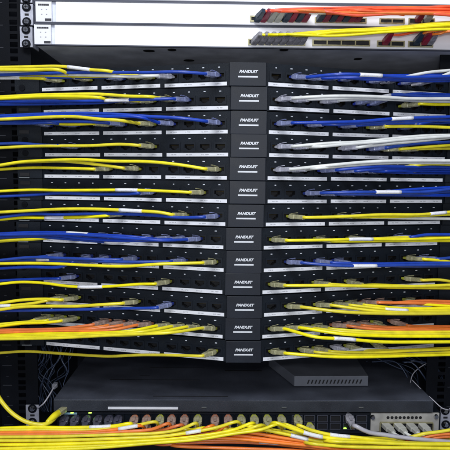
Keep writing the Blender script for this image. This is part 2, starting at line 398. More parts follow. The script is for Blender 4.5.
LEFT = {
 1: [('b', 6, [(110, 79), (60, 77), (-2, 76)]), ('y', 10, [(60, 79), (40, 78.3), (20, 78), (-2, 77.5)], [(-2, 21)]), ('y', 4, [(130, 77), (90, 76.5), (40, 75), (-2, 74)]), ('w', 3, [(160, 77), (130, 76), (80, 75.3), (40, 73.7), (-2, 72.3)]),
     ('b', 0, [(203, 73.4), (180, 72.6), (150, 72), (100, 73.2), (60, 73.5), (-2, 74.5)]), ('y', 5, [(118, 71.6), (108, 70.6), (90, 69), (60, 66.8), (30, 66.6), (-2, 67.8)], [(64, 91)]), ('y', 8, [(105, 71.5), (85, 70.2), (60, 69.4), (30, 69.4), (-2, 70)])],
 2: [('b', 8, [(72, 101), (40, 100.4), (-2, 99.8)]), ('b', 5, [(140, 102.5), (100, 103), (50, 103.5), (-2, 104)]), ('y', 4, [(148, 102), (110, 100), (60, 98), (-2, 98.6)]), ('b', 2, [(176, 98.6), (150, 98.8), (118, 100.8), (70, 102), (40, 102.2), (-2, 101)], [(103, 131)]),
     ('y', 3, [(150, 97.4), (130, 96.2), (100, 94.6), (70, 94), (40, 94.8), (-2, 97)]), ('y', 6, [(122, 98), (100, 97), (70, 96.8), (40, 97), (-2, 98.2)])],
 3: [('b', 11, [(44, 121.6), (20, 121.4), (-2, 122.6)]), ('y', 7, [(104, 124), (70, 123.5), (30, 123), (-2, 124)]), ('b', 6, [(120, 123), (90, 122), (50, 121.5), (-2, 122)]), ('b', 9, [(72, 123.7), (50, 123.2), (30, 122.8), (-2, 124)]),
     ('b', 0, [(203, 120.5), (180, 118.6), (150, 116.4), (110, 114.6), (80, 113.8), (40, 114.4), (-2, 116.5)]), ('b', 3, [(170, 121), (140, 117.5), (100, 115.8), (60, 115.2), (30, 115.8), (-2, 117.8)]), ('y', 4, [(138, 122.4), (120, 120.6), (100, 118.8), (75, 117.4), (50, 117.2), (20, 118.2), (-2, 119.6)])],
 4: [('b', 9, [(60, 146), (40, 144.8), (20, 144), (-2, 144)]), ('y', 4, [(140, 145.8), (120, 145), (90, 145), (60, 146), (30, 146.6), (-2, 147.6)])],
 5: [('y', 7, [(95, 169), (60, 167.6), (30, 167.6), (-2, 169)]), ('y', 5, [(124, 168), (105, 165.6), (85, 163), (60, 161.6), (40, 161.6), (20, 163), (-2, 166)]),
     ('y', 0, [(205, 168), (180, 165), (150, 162.2), (110, 160.4), (80, 160.2), (45, 160), (20, 162), (-2, 165)])],
 6: [('b', 4, [(130, 194), (90, 193.4), (60, 193.8), (30, 195), (-2, 196.5)]), ('y', 1, [(190, 191.6), (160, 190.6), (130, 190.2), (90, 190.2), (60, 190), (30, 190.2), (-2, 191)], [(114, 141)])],
 7: [('y', 6, [(112, 216), (80, 216.6), (45, 217.4), (20, 218.2), (-2, 219.5)], [(42, 66)]), ('b', 0, [(203, 217.2), (180, 216.8), (150, 215.8), (100, 214.2), (60, 213.8), (30, 214.6), (-2, 217.5)]),
     ('y', 2, [(180, 214.5), (160, 212), (130, 210.6), (90, 209.6), (60, 209.5), (30, 210.6), (-2, 213)], [(117, 144)])],
 8: [('b', 7, [(95, 238.6), (60, 236), (30, 235.6), (-2, 238.4)]), ('b', 6, [(110, 235.6), (70, 235.2), (30, 234.4), (-2, 236)]), ('y', 9, [(60, 238), (30, 239.2), (15, 240.2), (-2, 241.3)]), ('b', 3, [(160, 240), (130, 237.4), (95, 235.4), (60, 233), (30, 232.2), (-2, 233.4)], [(66, 88)]), ('b', 4, [(140, 242.8), (116, 242.4), (90, 240.4), (60, 238), (30, 236.6), (-2, 237.6)], [(103, 130)]),
     ('b', 2, [(170, 241), (140, 240.8), (110, 239.8), (80, 237.8), (50, 235.6), (-2, 236)]), ('b', 1, [(188, 240.2), (160, 239.6), (130, 238), (100, 236), (70, 234.4), (30, 233.8), (-2, 235)])],
 9: [('b', 7, [(98, 261.6), (60, 261.4), (30, 261), (-2, 262.6)]), ('b', 10, [(58, 256.5), (40, 257), (20, 258.6), (-2, 261)]), ('b', 8, [(88, 265.4), (60, 266.4), (30, 267.4), (-2, 268.6)]), ('b', 2, [(170, 260.5), (140, 262), (100, 261), (60, 259.6), (30, 259.8), (-2, 262)], [(35, 50)]),
     ('b', 5, [(124, 260), (90, 259.2), (60, 258.4), (30, 258), (-2, 260.4)]), ('y', 0, [(200, 262.8), (160, 264.6), (125, 265.6), (90, 264.8), (60, 264), (30, 263.2), (-2, 264)])],
 10: [('b', 9, [(60, 277.8), (45, 278.2), (20, 279.2), (-2, 281)]), ('y', 3, [(158, 282.8), (140, 284.4), (110, 286.6), (85, 286.8), (65, 285.4), (45, 283), (20, 282.4), (-2, 284)], [(78, 103)])],
 11: [('b', 3, [(160, 307.2), (120, 308.6), (80, 310.2), (40, 311), (-2, 311.5)]), ('y', 9, [(62, 299.2), (45, 298.8), (20, 300), (-2, 303.5)]), ('y', 10, [(52, 302.2), (35, 302.6), (15, 305), (-2, 306)], [(-2, 13)]),
      ('y', 5, [(125, 303.2), (100, 304.6), (75, 305.8), (50, 306.2), (20, 307.4), (-2, 310)])],
 12: [('y', 11, [(44, 320.6), (20, 323.4), (-2, 326.8)]), ('y', 10, [(55, 320), (40, 321), (20, 322.5), (-2, 324.5)]), ('y', 9, [(65, 321.5), (45, 322.8), (20, 324), (-2, 326)]), ('o', 7, [(95, 327), (60, 328.2), (30, 329), (-2, 330.5)]), ('o', 6, [(112, 328), (80, 329.4), (40, 330.2), (-2, 331.6)]),
      ('o', 5, [(124, 327.5), (90, 328.8), (50, 329.6), (-2, 331)]), ('o', 4, [(138, 327.5), (110, 330), (60, 331.4), (-2, 333)]),
      ('y', 3, [(158, 329), (130, 331.5), (90, 333.6), (45, 334.4), (-2, 335.4)]), ('y', 2, [(172, 330), (140, 332.6), (100, 334.6), (50, 335.8), (-2, 336.6)]), ('y', 1, [(188, 330.4), (150, 333.4), (100, 336), (50, 337), (-2, 337.6)]), ('y', 0, [(202, 331), (170, 333), (120, 335.4), (60, 337.6), (-2, 338.6)])],
 13: [('y', 0, [(202, 353.4), (170, 354.8), (140, 355.6), (110, 355.6), (80, 354.6), (50, 352.2), (25, 351.6), (-2, 353.4)])],
}
RIGHT = {
 1: [('b', 8, [(418, 78.6), (452, 78.4)]), ('b', 4, [(352, 76), (390, 75), (452, 74.4)]), ('b', 6, [(390, 80), (420, 80.5), (452, 81)]), ('w', 7, [(404, 74.5), (425, 72.4), (452, 69.8)]), ('b', 3, [(345, 77.5), (370, 79), (410, 79.4), (452, 79.6)]), ('w', 9, [(430, 74.5), (452, 72.6)]), ('b', 2, [(330, 77.6), (360, 77.4), (400, 78.4), (452, 77.6)]), ('b', 1, [(310, 75), (340, 75), (375, 75.8), (410, 77), (452, 76.2)], [(359, 385)])],
 2: [('b', 6, [(385, 95.8), (410, 94.8), (452, 95)]), ('b', 5, [(365, 96.4), (394, 94.6), (420, 96), (452, 97)], [(369, 393)]), ('y', 8, [(420, 103.4), (435, 104), (452, 104)]), ('w', 3, [(345, 99.2), (380, 99.6), (420, 100.8), (452, 101.6)]), ('w', 1, [(315, 98.8), (350, 98.4), (400, 99.2), (452, 99.8)]), ('w', 0, [(296, 97.2), (330, 96.8), (370, 97), (410, 98), (452, 98.4)])],
 3: [('b', 4, [(350, 125), (390, 123.6), (452, 122.6)]), ('b', 8, [(415, 122), (435, 121.8), (452, 121.6)]), ('y', 6, [(385, 126.6), (420, 127), (452, 127)]), ('b', 2, [(335, 124), (370, 122.6), (410, 120.6), (452, 119.6)]), ('b', 0, [(295, 122), (330, 122), (360, 120.8), (388, 118.8), (420, 117.6), (452, 117)], [(388.5, 416)])],
 4: [('y', 8, [(420, 149), (452, 148)]), ('b', 6, [(390, 147), (415, 144.6), (452, 142.4)]), ('y', 7, [(405, 148.4), (425, 147), (452, 145.4)]), ('w', 4, [(365, 146.8), (385, 144), (415, 140.6), (452, 138)]), ('w', 0, [(296, 145.4), (330, 143.4), (360, 141.6), (400, 137.6), (425, 135.8), (452, 134.8)]), ('w', 1, [(320, 146.4), (345, 144.6), (380, 141.4), (410, 138.6), (452, 136.4)])],
 5: [('b', 5, [(365, 171.4), (400, 172.6), (452, 173.4)]), ('b', 8, [(415, 170), (452, 170.6)]), ('b', 6, [(390, 170.4), (420, 171.2), (452, 171.8)]), ('b', 4, [(350, 170.6), (390, 169), (452, 169.4)]), ('b', 3, [(337, 168.6), (370, 166.6), (410, 166.4), (452, 167.4)]), ('y', 7, [(402, 165), (425, 164), (452, 164.4)]), ('w', 1, [(315, 168.8), (345, 166.4), (380, 163.2), (415, 162.6), (452, 162.8)]), ('w', 0, [(295, 168), (330, 165.6), (370, 162.6), (400, 161.2), (452, 161)])],
 6: [('b', 7, [(405, 191), (452, 194)]), ('b', 6, [(390, 193), (452, 192.4)]), ('b', 4, [(350, 195), (390, 195.4), (452, 196)]), ('b', 5, [(370, 192), (410, 190), (452, 188)]), ('b', 3, [(336, 194), (380, 194), (420, 193), (452, 191)]), ('b', 2, [(322, 192.4), (350, 192.6), (390, 192.6), (425, 191.4), (452, 189.4)], [(375, 401)])],
 7: [('w', 5, [(370, 216.4), (400, 217.4), (452, 218.4)]), ('y', 4, [(354, 217), (390, 216.6), (452, 214.8)]), ('y', 1, [(304, 217.4), (340, 216.2), (380, 215.4), (420, 214), (452, 212.4)], [(430, 449)])],
 8: [('y', 5, [(372, 238), (410, 237.4), (452, 237)]), ('b', 8, [(425, 235.6), (452, 235)]), ('y', 3, [(340, 241), (390, 241.2), (452, 240.4)]), ('y', 0, [(290, 239.6), (330, 240), (360, 239.6), (400, 239), (452, 238)], [(346, 373)])],
 9: [('b', 10, [(425, 257.2), (452, 257.2)]), ('y', 9, [(420, 259), (436, 260.4), (452, 262)]), ('b', 4, [(352, 265.4), (400, 265.8), (452, 266)]), ('b', 3, [(336, 262.4), (370, 263.4), (410, 263.2), (452, 262.4)]), ('b', 1, [(304, 263), (335, 265), (364, 266), (400, 265), (452, 264.6)], [(350, 378)])],
 10: [('y', 5, [(372, 285), (410, 285.4), (452, 286.4)]), ('y', 9, [(430, 279), (440, 280), (452, 281.6)]), ('y', 3, [(335, 283.6), (360, 286.4), (400, 287.8), (452, 288.4)]), ('y', 0, [(289, 285.6), (330, 286), (380, 286.8), (420, 286), (452, 284.8)])],
 11: [('o', 7, [(395, 300.4), (420, 301), (452, 301.4)]), ('o', 6, [(380, 300), (410, 302.8), (452, 303.4)]), ('y', 9, [(425, 306), (452, 306.6)]), ('y', 5, [(365, 305.4), (400, 307.8), (452, 308.4)]), ('y', 4, [(350, 305), (385, 309), (420, 310.6), (452, 310.4)], [(384, 410)]), ('y', 3, [(335, 306), (370, 310.4), (410, 312.4), (452, 312)]), ('y', 1, [(304, 308.2), (340, 311), (380, 314), (415, 314.4), (452, 313.6)])],
 12: [('y', 7, [(398, 331), (452, 333)]), ('o', 8, [(410, 326.4), (452, 326.6)]), ('o', 6, [(380, 326), (415, 328.2), (452, 328.6)]), ('o', 5, [(362, 326), (400, 327.8), (452, 330)]), ('o', 4, [(345, 326.2), (380, 329), (452, 331.2)]), ('y', 3, [(335, 330.4), (370, 331.4), (452, 332)]), ('y', 2, [(322, 330), (345, 332.6), (390, 333.6), (452, 334.4)]), ('y', 1, [(300, 330.4), (340, 333.6), (380, 335.4), (452, 336)]), ('y', 0, [(287, 332.6), (315, 336.4), (345, 339.4), (380, 341.6), (420, 342), (452, 341.4)], [(333, 358)])],
 13: [('y', 7, [(400, 353.4), (452, 350.8)]), ('w', 4, [(362, 349), (400, 351.5), (452, 351.5)]), ('y', 5, [(370, 350.5), (400, 350), (452, 348.6)]), ('y', 3, [(338, 351.6), (370, 352.2), (410, 351), (452, 349.8)]), ('y', 2, [(322, 352.4), (350, 354.6), (400, 354.4), (452, 352.6)]), ('y', 0, [(289, 354), (330, 356.2), (370, 357), (410, 356), (452, 354.4)])],
}
for s, T in ((-1, LEFT), (1, RIGHT)):
    for row, lst in T.items():
        for i, c in enumerate(lst):
            pcable(c[0], row, s, c[1], c[2], c[3] if len(c) > 3 else (), i)

# ------------------------------------------------------------------ white switches at the top
def xat(px, py, Y): return at(px, py, Y).x
YF = .075
def top_switch(pytop, pybot, bracket, label, seed, blocks=None):
    zt = at(200, pytop, YF).z; zb = at(200, pybot, YF).z
    T = tag(empty('network_switch', (0, .2, zb)), label, 'network switch', 'white network switches at the top of the rack')
    inv = T.matrix_basis.inverted()
    def part(name, bm, mt, par=None, **k):
        o = link(name, bm, mt, par or T, **k); o.matrix_parent_inverse = inv if par in (None, T) else Matrix(); return o
    xl, xr = xat(35.5, 30, YF), .47
    bm = bmesh.new(); bx(bm, xl, xr, YF+.003, .42, zb, zt)
    part('body', bm, M['under'], bevel=.0008)
    # raised dark rims above and below the face
    e = .0036
    bm = bmesh.new(); bx(bm, xl, xr, YF-.003, YF+.0029, zb-.0003, zb+e*.55); bx(bm, xl, xr, YF-.003, YF+.0029, zt-e*.55, zt+.0003)
    part('face_rim', bm, M['sep'])
    bm = bmesh.new(); x1 = xat(55 if pybot > 30 else 56.5, 30, YF)
    bx(bm, x1, xr-.002, YF-.0018, YF+.0028, zb+e*.56, zt-e*.56)
    part('front_panel', bm, M['white'])
    bm = bmesh.new(); xa, xb = xat(36.3 if pybot < 30 else 34.6, 30, YF), xat(52.3 if pybot < 30 else 51.2, 30, YF)
    bx(bm, xa, xb, YF-.0020, YF+.0028, zb+e*.56, zt-e*.56)
    cd_ = part('brand_card', bm, M['card'])
    bm = bmesh.new(); w = xb-xa; rnd = random.Random(seed); h = zt-zb
    x = xa+w*.16
    while x < xa+w*.82:
        ww = w*rnd.uniform(.07, .11); bx(bm, x, x+ww, YF-.0026, YF-.0020, zt-h*.235, zt-h*.16, 0); x += ww+w*.012
    for i in range(4):
        bx(bm, xa+w*(.34+.3*(i % 2)), xa+w*(.42+.3*(i % 2)), YF-.0026, YF-.0020, zt-h*(.42+.22*(i//2)), zt-h*(.385+.22*(i//2)), 1)
    bx(bm, xa+w*.58, xa+w*.97, YF-.0030, YF-.0020, zb+h*.09, zb+h*.19, 0)
    part('card_print', bm, [M['ink'], M['faint']], cd_)
    # ear bracket with two screws
    bx0, bx1 = xat(bracket[0], 30, .095), xat(bracket[1], 30, .095)
    for a, b, s in ((bx0, bx1, -1), (.415, .465, 1)):
        bm = bmesh.new(); bx(bm, a, b, .094, .0965, zb+.001, zt-.001)
        if s < 0: bx(bm, b-.002, b, .0965, .13, zb+.001, zt-.001)
        br = part('bracket', bm, M['steel'])
        for f in (.17, .83):
            bm = bmesh.new(); c = ((a+b)/2, .0938, zb+h*f)
            cyl(bm, c, (0, -1, 0), .0088, .0015, 20, 1); cyl(bm, (c[0], c[1]-.0015, c[2]), (0, -1, 0), .0058, .0035, 18, 0, .0045)
            bx(bm, c[0]-.004, c[0]+.004, c[1]-.0053, c[1]-.0049, c[2]-.0006, c[2]+.0006, 2); bx(bm, c[0]-.0006, c[0]+.0006, c[1]-.0053, c[1]-.0049, c[2]-.004, c[2]+.004, 2)
            part('screw', bm, [M['chrome'], M['rail'], M['hole']], br)
        bm = bmesh.new(); c = ((a+b)/2, .0938, zb+h*.5); bx(bm, c[0]-.004, c[0]+.004, .0932, .0938, c[2]-.002, c[2]+.002); part('slot', bm, M['hole'], br)
    for (x0, x1, n, ya, yb, pl) in (blocks or ()):
        X0, X1 = xat(x0, (ya+yb)/2, YF), xat(x1, (ya+yb)/2, YF); z1 = at(300, ya, YF).z; z0 = at(300, yb, YF).z
        bm = bmesh.new(); t = .0024; yy = YF-.0050
        bx(bm, X0, X1, yy, YF-.0019, z1-t, z1); bx(bm, X0, X1, yy, YF-.0019, z0, z0+t); w = (X1-X0-t)/n
        for i in range(n+1): bx(bm, X0+w*i, X0+w*i+t, yy, YF-.0019, z0+t, z1-t)
        pb = part('port_block', bm, M['brass'])
        for i in range(n):
            bm = bmesh.new(); bx(bm, X0+w*i+t, X0+w*(i+1), YF-.0030, YF-.0021, z0+t, z1-t)
            bx(bm, X0+w*i+t+w*.3, X0+w*(i+1)-w*.25, YF-.0034, YF-.0030, z0+t, z0+t+.002, 1)
            part('port', bm, [M['hole'], M['jack']], pb)
    return T
BLK_A = [(250, 307, 4, 17.0, 23.0, 1), (314.5, 366, 4, 17.5, 23.2, 1), (379, 404, 2, 17.6, 23.2, 0), (408, 434, 2, 17, 23.2, 1)]
BLK_B = [(248, 305, 4, 40.0, 46.2, 1), (312, 369.5, 4, 39.6, 46, 0), (376.5, 404, 2, 40, 46.2, 0), (407.5, 432.5, 2, 40, 46.2, 1)]
top_switch(-19.5, 2.4, (21.5, 33), 'white rack switch cut by the photo top edge, above the other two', 3)
top_switch(2.9, 25.3, (21, 33.5), 'white rack switch carrying the red orange cables, middle of the three', 5, BLK_A)
top_switch(25.9, 47.6, (20, 32.5), 'white rack switch carrying the yellow cables, lowest of the three', 8, BLK_B)
# loose holes punched in the underside of the lowest switch
holes = []; zb = at(200, 47.6, YF).z
for x, y in ((149, 51), (189, 60.5), (172, 50), (284, 50), (358, 59)):
    d = FW+RT*((x-225)/F_)-UP*((y-225)/F_); t = (zb-.0006-CAM.z)/d.z; c = CAM+d*t
    pts = [(c.x+(.012 if x in (149, 189) else .009)*math.cos(a), c.y+.010*math.sin(a)) for a in [i*math.pi/8 for i in range(16)]]
    holes.append(pts)
sw = [o for o in C.objects if o.name.startswith('network_switch') and o.type == 'EMPTY'][-1]
for pts in holes:
    bm = bmesh.new(); prism(bm, pts, zb-.0007, zb-.0001); o = link('vent_hole', bm, M['hole'], sw); o.matrix_parent_inverse = sw.matrix_basis.inverted()

G2 = 'cables on the white top switches'
def topcable(col, boot, x, y, pts, label, k, r=.0025, bootcol=None):
    P0 = at(x, y, YF-.004); 
    q = at(x+5.5, y-7.5, YF-.030); d = (q-P0).normalized()
    pth = [P0+d*.022, q]+[at(a+random.uniform(-5, 5), b+random.uniform(-.8, .8), YF-.034-.006*(k % 4)) for a, b in pts]
    e = pth[-1]; pth.append(e+Vector((.07, .01, 0))); pth.append(e+Vector((.13, .07, -.05)))
    path = spline(pth); bm = bmesh.new(); tube(bm, path, r, 10)
    o = link('patch_cable', bm, CM[col], None, True); tag(o, label, 'cable', G2)
    b1 = bmesh.new(); lath(b1, P0, d, [(-.001, .0062, .0058, 0), (.014, .0062, .0058, 0), (.018, .0056, .0052, 0), (.034, .0040, .0040, 0)])
    link('plug', b1, boot, o)
    return o, path
bk, bd, bg, be = CM['d'], CM['m'], PM['g'], CM['e']
topA = [(257, bk), (263, bd), (270, be), (277, be), (285, bk), (291, bd), (298, bk), (304, bd), (319, bk), (325, bd), (332, bk), (338, bd), (345, bk), (351, bd), (357, bd), (418, bd), (427, be)]
pls = ['first', 'second', 'third', 'fourth', 'fifth', 'sixth', 'seventh', 'eighth', 'ninth', 'tenth', 'eleventh', 'twelfth', 'thirteenth', 'fourteenth', 'fifteenth', 'sixteenth', 'seventeenth', 'eighteenth', 'nineteenth', 'twentieth']
for i, (x, b) in enumerate(topA):
    yy = 7+(i*37 % 10)*.75
    col = 'r' if i % 5 != 3 else 'o'
    if x < 400: pts = [(x+18, 10.5+.3*(i % 5)), (x+50, yy+1), (400, yy+.6), (452, yy+random.uniform(0, 2.5))]
    else: pts = [(x+18, 13.6+.3*(i % 2)), (452, 14+i % 2)]
    if b is be and x < 400: pts = [(x+20, 11), (x+60, 12), (452, 13)]
    o, path = topcable(col, b, x, 19.6, [p for p in pts if p[0] > x+8], f'{CN[col]} cable with {"dark" if b is bk else "maroon" if b is bd else "beige"} boot on middle white switch, {pls[i]} plug from left', i)
    if i == 1: wrap(o, path, 306, 326, .003)
topB = [(254, 'g'), (261, 'g'), (268, 'g'), (275, 'g'), (282, 'g'), (289, 'g'), (295, 'g'), (301, 'g'), (385, 'm'), (416, 'd'), (424, 'm'), (430, 'g')]
for i, (x, b) in enumerate(topB):
    col = 'y' if i < 8 else 'o' if i != 8 else 'r'
    if i < 8:
        y0 = 34.2-.0*i; e = 22.6+(i*29 % 8)*.85
        pts = [(x+16, 35.5-.35*(i % 4)), (330, 31+(i*29 % 8)*.65), (390, 28.4+(i*29 % 8)*.55), (452, e)]
    elif i == 8: pts = [(400, 34.5), (425, 31), (452, 30)]
    else: pts = [(x+14, 33.4-.8*(i % 3)), (452, 29+i % 3)]
    boot = PM['g'] if b == 'g' else bd if b == 'm' else bk
    topcable(col, boot, x, 42.4, [p for p in pts if p[0] > x+8], f'{CN[col]} cable with {"clear grey" if b == "g" else "maroon" if b == "m" else "dark"} plug on lowest white switch, {pls[i]} plug from left', i)

# ------------------------------------------------------------------ shelf, small switch, lower switch
zs = -.656
sh = tag(empty('rack_shelf', (0, .3, zs)), 'dark grey powder coated shelf tray below the patch panels', 'shelf'); inv = sh.matrix_basis.inverted()
def part(name, bm, mt, par, inv, **k):
    o = link(name, bm, mt, par, **k); o.matrix_parent_inverse = inv; return o
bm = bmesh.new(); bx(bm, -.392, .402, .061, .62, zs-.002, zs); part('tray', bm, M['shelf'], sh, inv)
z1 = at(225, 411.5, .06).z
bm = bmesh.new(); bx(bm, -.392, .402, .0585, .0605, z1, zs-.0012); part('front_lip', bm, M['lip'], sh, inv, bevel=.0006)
bm = bmesh.new()
def slot(px0, px1, py, w=.0016):
    bm = bmesh.new()
    def g(px):
        d = FW+RT*((px-225)/F_)-UP*((py-225)/F_); return CAM+d*((zs-CAM.z)/d.z)
    a, b = g(px0), g(px1); y = (a.y+b.y)/2; bx(bm, a.x, b.x, y-w, y+w, zs+.0001, zs+.0006); part('fold_groove', bm, M['hole'], sh, inv)
slot(110, 200, 380, .0012); slot(153, 228, 396.5, .0014); slot(140, 150, 376, .001); slot(225, 262, 371, .0022); slot(150, 205, 368, .001)
bm = bmesh.new(); a, b = at(108, 408, .057), at(178, 408, .057); bx(bm, a.x, b.x, .0560, .0583, a.z-.0022, a.z+.0022); part('card_strip', bm, M['paper'], sh, inv)
for x in (204, 284, 361):
    bm = bmesh.new(); c = at(x, 407.5, .058); bx(bm, c.x-.005, c.x+.005, .0570, .0584, c.z-.0009, c.z+.0009); part('stud', bm, M['shine'], sh, inv)

# small desktop switch on the shelf
Q = [(.119, .128), (.285, .132), (.290, .262), (.074, .258)]
bm = bmesh.new(); prism(bm, Q, zs+.002, zs+.0255)
ds = link('desktop_switch', bm, M['box'], None, bevel=.0014); tag(ds, 'small dark grey desktop switch box with slanted vents lying on the shelf', 'network box')
bm = bmesh.new()
for i in range(15):
    f = .17+i*.0505; x = Q[0][0]+(Q[1][0]-Q[0][0])*f; y = Q[0][1]+(Q[1][1]-Q[0][1])*f
    vs = [bm.verts.new((x+dx_, y+yy, z)) for yy in (-.0007, -.0001) for dx_, z in ((0, zs+.0085), (.003, zs+.0085), (.0062, zs+.0175), (.0032, zs+.0175))]
    bm.faces.new(vs[:4]); bm.faces.new(vs[4:][::-1])
    for j in range(4): bm.faces.new((vs[j], vs[(j+1) % 4], vs[4+(j+1) % 4], vs[4+j]))
link('vent_slots', bm, M['hole'], ds)
for x, y in ((.133, .145), (.27, .147), (.106, .24), (.27, .24)):
    bm = bmesh.new(); cyl(bm, (x, y, zs+.0002), (0, 0, 1), .006, .0017, 12); link('foot', bm, M['hole'], ds)

# lower rack switch
YB = .066
zt = at(200, 412.3, YB).z; zb = zt-.044
ls = tag(empty('rack_switch', (0, .2, zb)), 'black rack switch behind the bottom cable bundles with beige module at right', 'network switch'); inv = ls.matrix_basis.inverted()
xl, xr = xat(57, 418, YB), xat(441, 418, YB)
bm = bmesh.new(); bx(bm, xl, xr, YB+.002, .45, zb, zt); part('body', bm, M['black'], ls, inv)
bm = bmesh.new(); xm = xat(369.5, 418, YB); bx(bm, xl, xm, YB-.0005, YB+.0019, zt-.0042, zt-.0003); bx(bm, xl, xm, YB-.0005, YB+.0019, zb, zt-.036)
part('front_panel', bm, M['plate'], ls, inv)
COLX = [66, 76.5, 88, 99, 110, 119, 135, 147.3, 160.5, 172, 184.7, 198, 215, 228, 241, 254, 267, 281, 297, 309.5, 322.3, 335.2, 348.4, 361.5]
for px in COLX:
    X = xat(px, 418, YB)
    for r_ in range(2):
        zc = zt-.0125-r_*.0165; w, h = .0098, .0062
        bm = bmesh.new()
        bx(bm, X-w-.0016, X+w+.0016, YB-.0020, YB, zc+h, zc+h+.0014); bx(bm, X-w-.0016, X+w+.0016, YB-.0020, YB, zc-h-.0014, zc-h)
        bx(bm, X-w-.0016, X-w, YB-.0020, YB, zc-h, zc+h); bx(bm, X+w, X+w+.0016, YB-.0020, YB, zc-h, zc+h)
        bx(bm, X-w, X+w, YB+.0002, YB+.0012, zc-h, zc+h, 1)
        part('port', bm, [M['sep'] if px > 290 else M['jack'], M['hole']], ls, inv)
for x, y in ((72, 411.8), (90, 411.8), (345, 427.2), (238, 427.5)):
    bm = bmesh.new(); c = at(x, y+1.2, YB-.003); bx(bm, c.x-.003, c.x+.003, YB-.0035, YB-.0006, c.z-.0009, c.z+.0009); part('led', bm, M['led'], ls, inv)
a, b = at(58, 412.5, YB-.003), at(77, 415, YB-.003)
bm = bmesh.new(); bx(bm, a.x, b.x, YB-.0030, YB-.0006, b.z+.001, b.z+.005); part('status_window', bm, M['lcd'], ls, inv)
# beige module
X0, X1 = xat(370.5, 420, YB), xat(438.5, 420, YB); zm1 = at(400, 412.6, YB).z; zm0 = zm1-.040
mt = empty('uplink_module'); mt.parent = ls; mt.matrix_parent_inverse = inv
bm = bmesh.new(); bx(bm, X0, X1, YB-.003, YB+.0018, zm0, zm1); part('face', bm, M['beige'], mt, Matrix(), bevel=.0006)
for i in range(9):
    bm = bmesh.new(); c = at(388+i*4.05, 417.6, YB-.003); cyl(bm, (c.x, YB-.0028, c.z), (0, -1, 0), .0033, .0005, 12); part('vent_hole', bm, M['hole'], mt, Matrix())
bm = bmesh.new(); a = at(380, 421.6, YB-.003); b = at(432, 432, YB-.003)
bx(bm, a.x, b.x, YB-.0075, YB-.0031, a.z-.002, a.z); w = (b.x-a.x)/4
for i in range(5): bx(bm, a.x+w*i-.0009, a.x+w*i+.0009, YB-.0075, YB-.0031, b.z, a.z-.002)
part('port_frame', bm, M['brass'], mt, Matrix())
bm = bmesh.new(); bx(bm, a.x, b.x, YB-.0036, YB-.0031, b.z, a.z-.002); part('port_opening', bm, M['hole'], mt, Matrix())
for x, y in ((372.8, 417), (436, 416.4)):
    bm = bmesh.new(); c = at(x, y, YB-.003); cyl(bm, (c.x, YB-.0031, c.z), (0, -1, 0), .0055, .004, 16, 0, .004); part('screw', bm, M['chrome'], mt, Matrix())
# ears of the lower switch
for x0, x1, y0, y1, sc in ((26, 39.3, 404.8, 426, ((32.5, 408.5), (32.5, 422))), (440.6, 455, 408, 429, ((445.2, 410.6), (445.6, 424.4)))):
    a, b = at(x0, y0, .0975), at(x1, y1, .0975)
    bm = bmesh.new(); bx(bm, a.x, b.x, .096, .0985, b.z, a.z); br = part('bracket', bm, M['steel'], ls, inv)
    for x, y in sc:
        bm = bmesh.new(); c = at(x, y, .096); cyl(bm, c, (0, -1, 0), .0095, .0012, 18, 1); cyl(bm, (c.x, c.y-.0012, c.z), (0, -1, 0), .0062, .0045, 18, 0, .004); part('screw', bm, [M['chrome'], M['rail']], br, Matrix())
    bm = bmesh.new(); c = at(sum(p[0] for p in sc)/2, sum(p[1] for p in sc)/2, .096); bx(bm, c.x-.0045, c.x+.0045, .0952, .0959, c.z-.002, c.z+.002); part('slot', bm, M['hole'], br, Matrix())

# ------------------------------------------------------------------ cables of the lower switch
G3 = 'cables plugged into the lower rack switch'
def low(col, px, pts, side, lab, wraps=(), r=.0031, Y0=.0, k=0, py=415.8, plug=True, pcol=None):
    P0 = at(px, py, YB-.001); d = Vector((0, -.93, -.28)).normalized()
    pts = [(x, y-(1.6 if 110 < x < 300 and y < 446 else 0)) for x, y in pts]
    P1 = P0+d*.036
    pth = ([P1-d*.012, P1] if plug else []) + [at(x+random.uniform(-3, 3), y+random.uniform(-.45, .45), Y0-.0062*k) for x, y in pts]
    e = pth[-1]; dr = (pth[-1]-pth[-2]).normalized()
    pth += [e+dr*.06, e+dr*.10+Vector((side*.04, .06, -.05))]
    path = spline(pth); bm = bmesh.new(); tube(bm, path, r, 10)
    o = link('network_cable', bm, CM[col], None, True); tag(o, lab, 'cable', G3)
    for a, b in wraps: wrap(o, path, a, b, r)
    if plug:
        b1, b2 = bmesh.new(), bmesh.new(); build_plug(b1, b2, P0, d, .040, (0, -.3, .93), 1.25)
        pc = link('plug', b1, PM[pcol or col], o); link('plug_tip', b2, TM[pcol or col], pc)
    return o
L_ = []
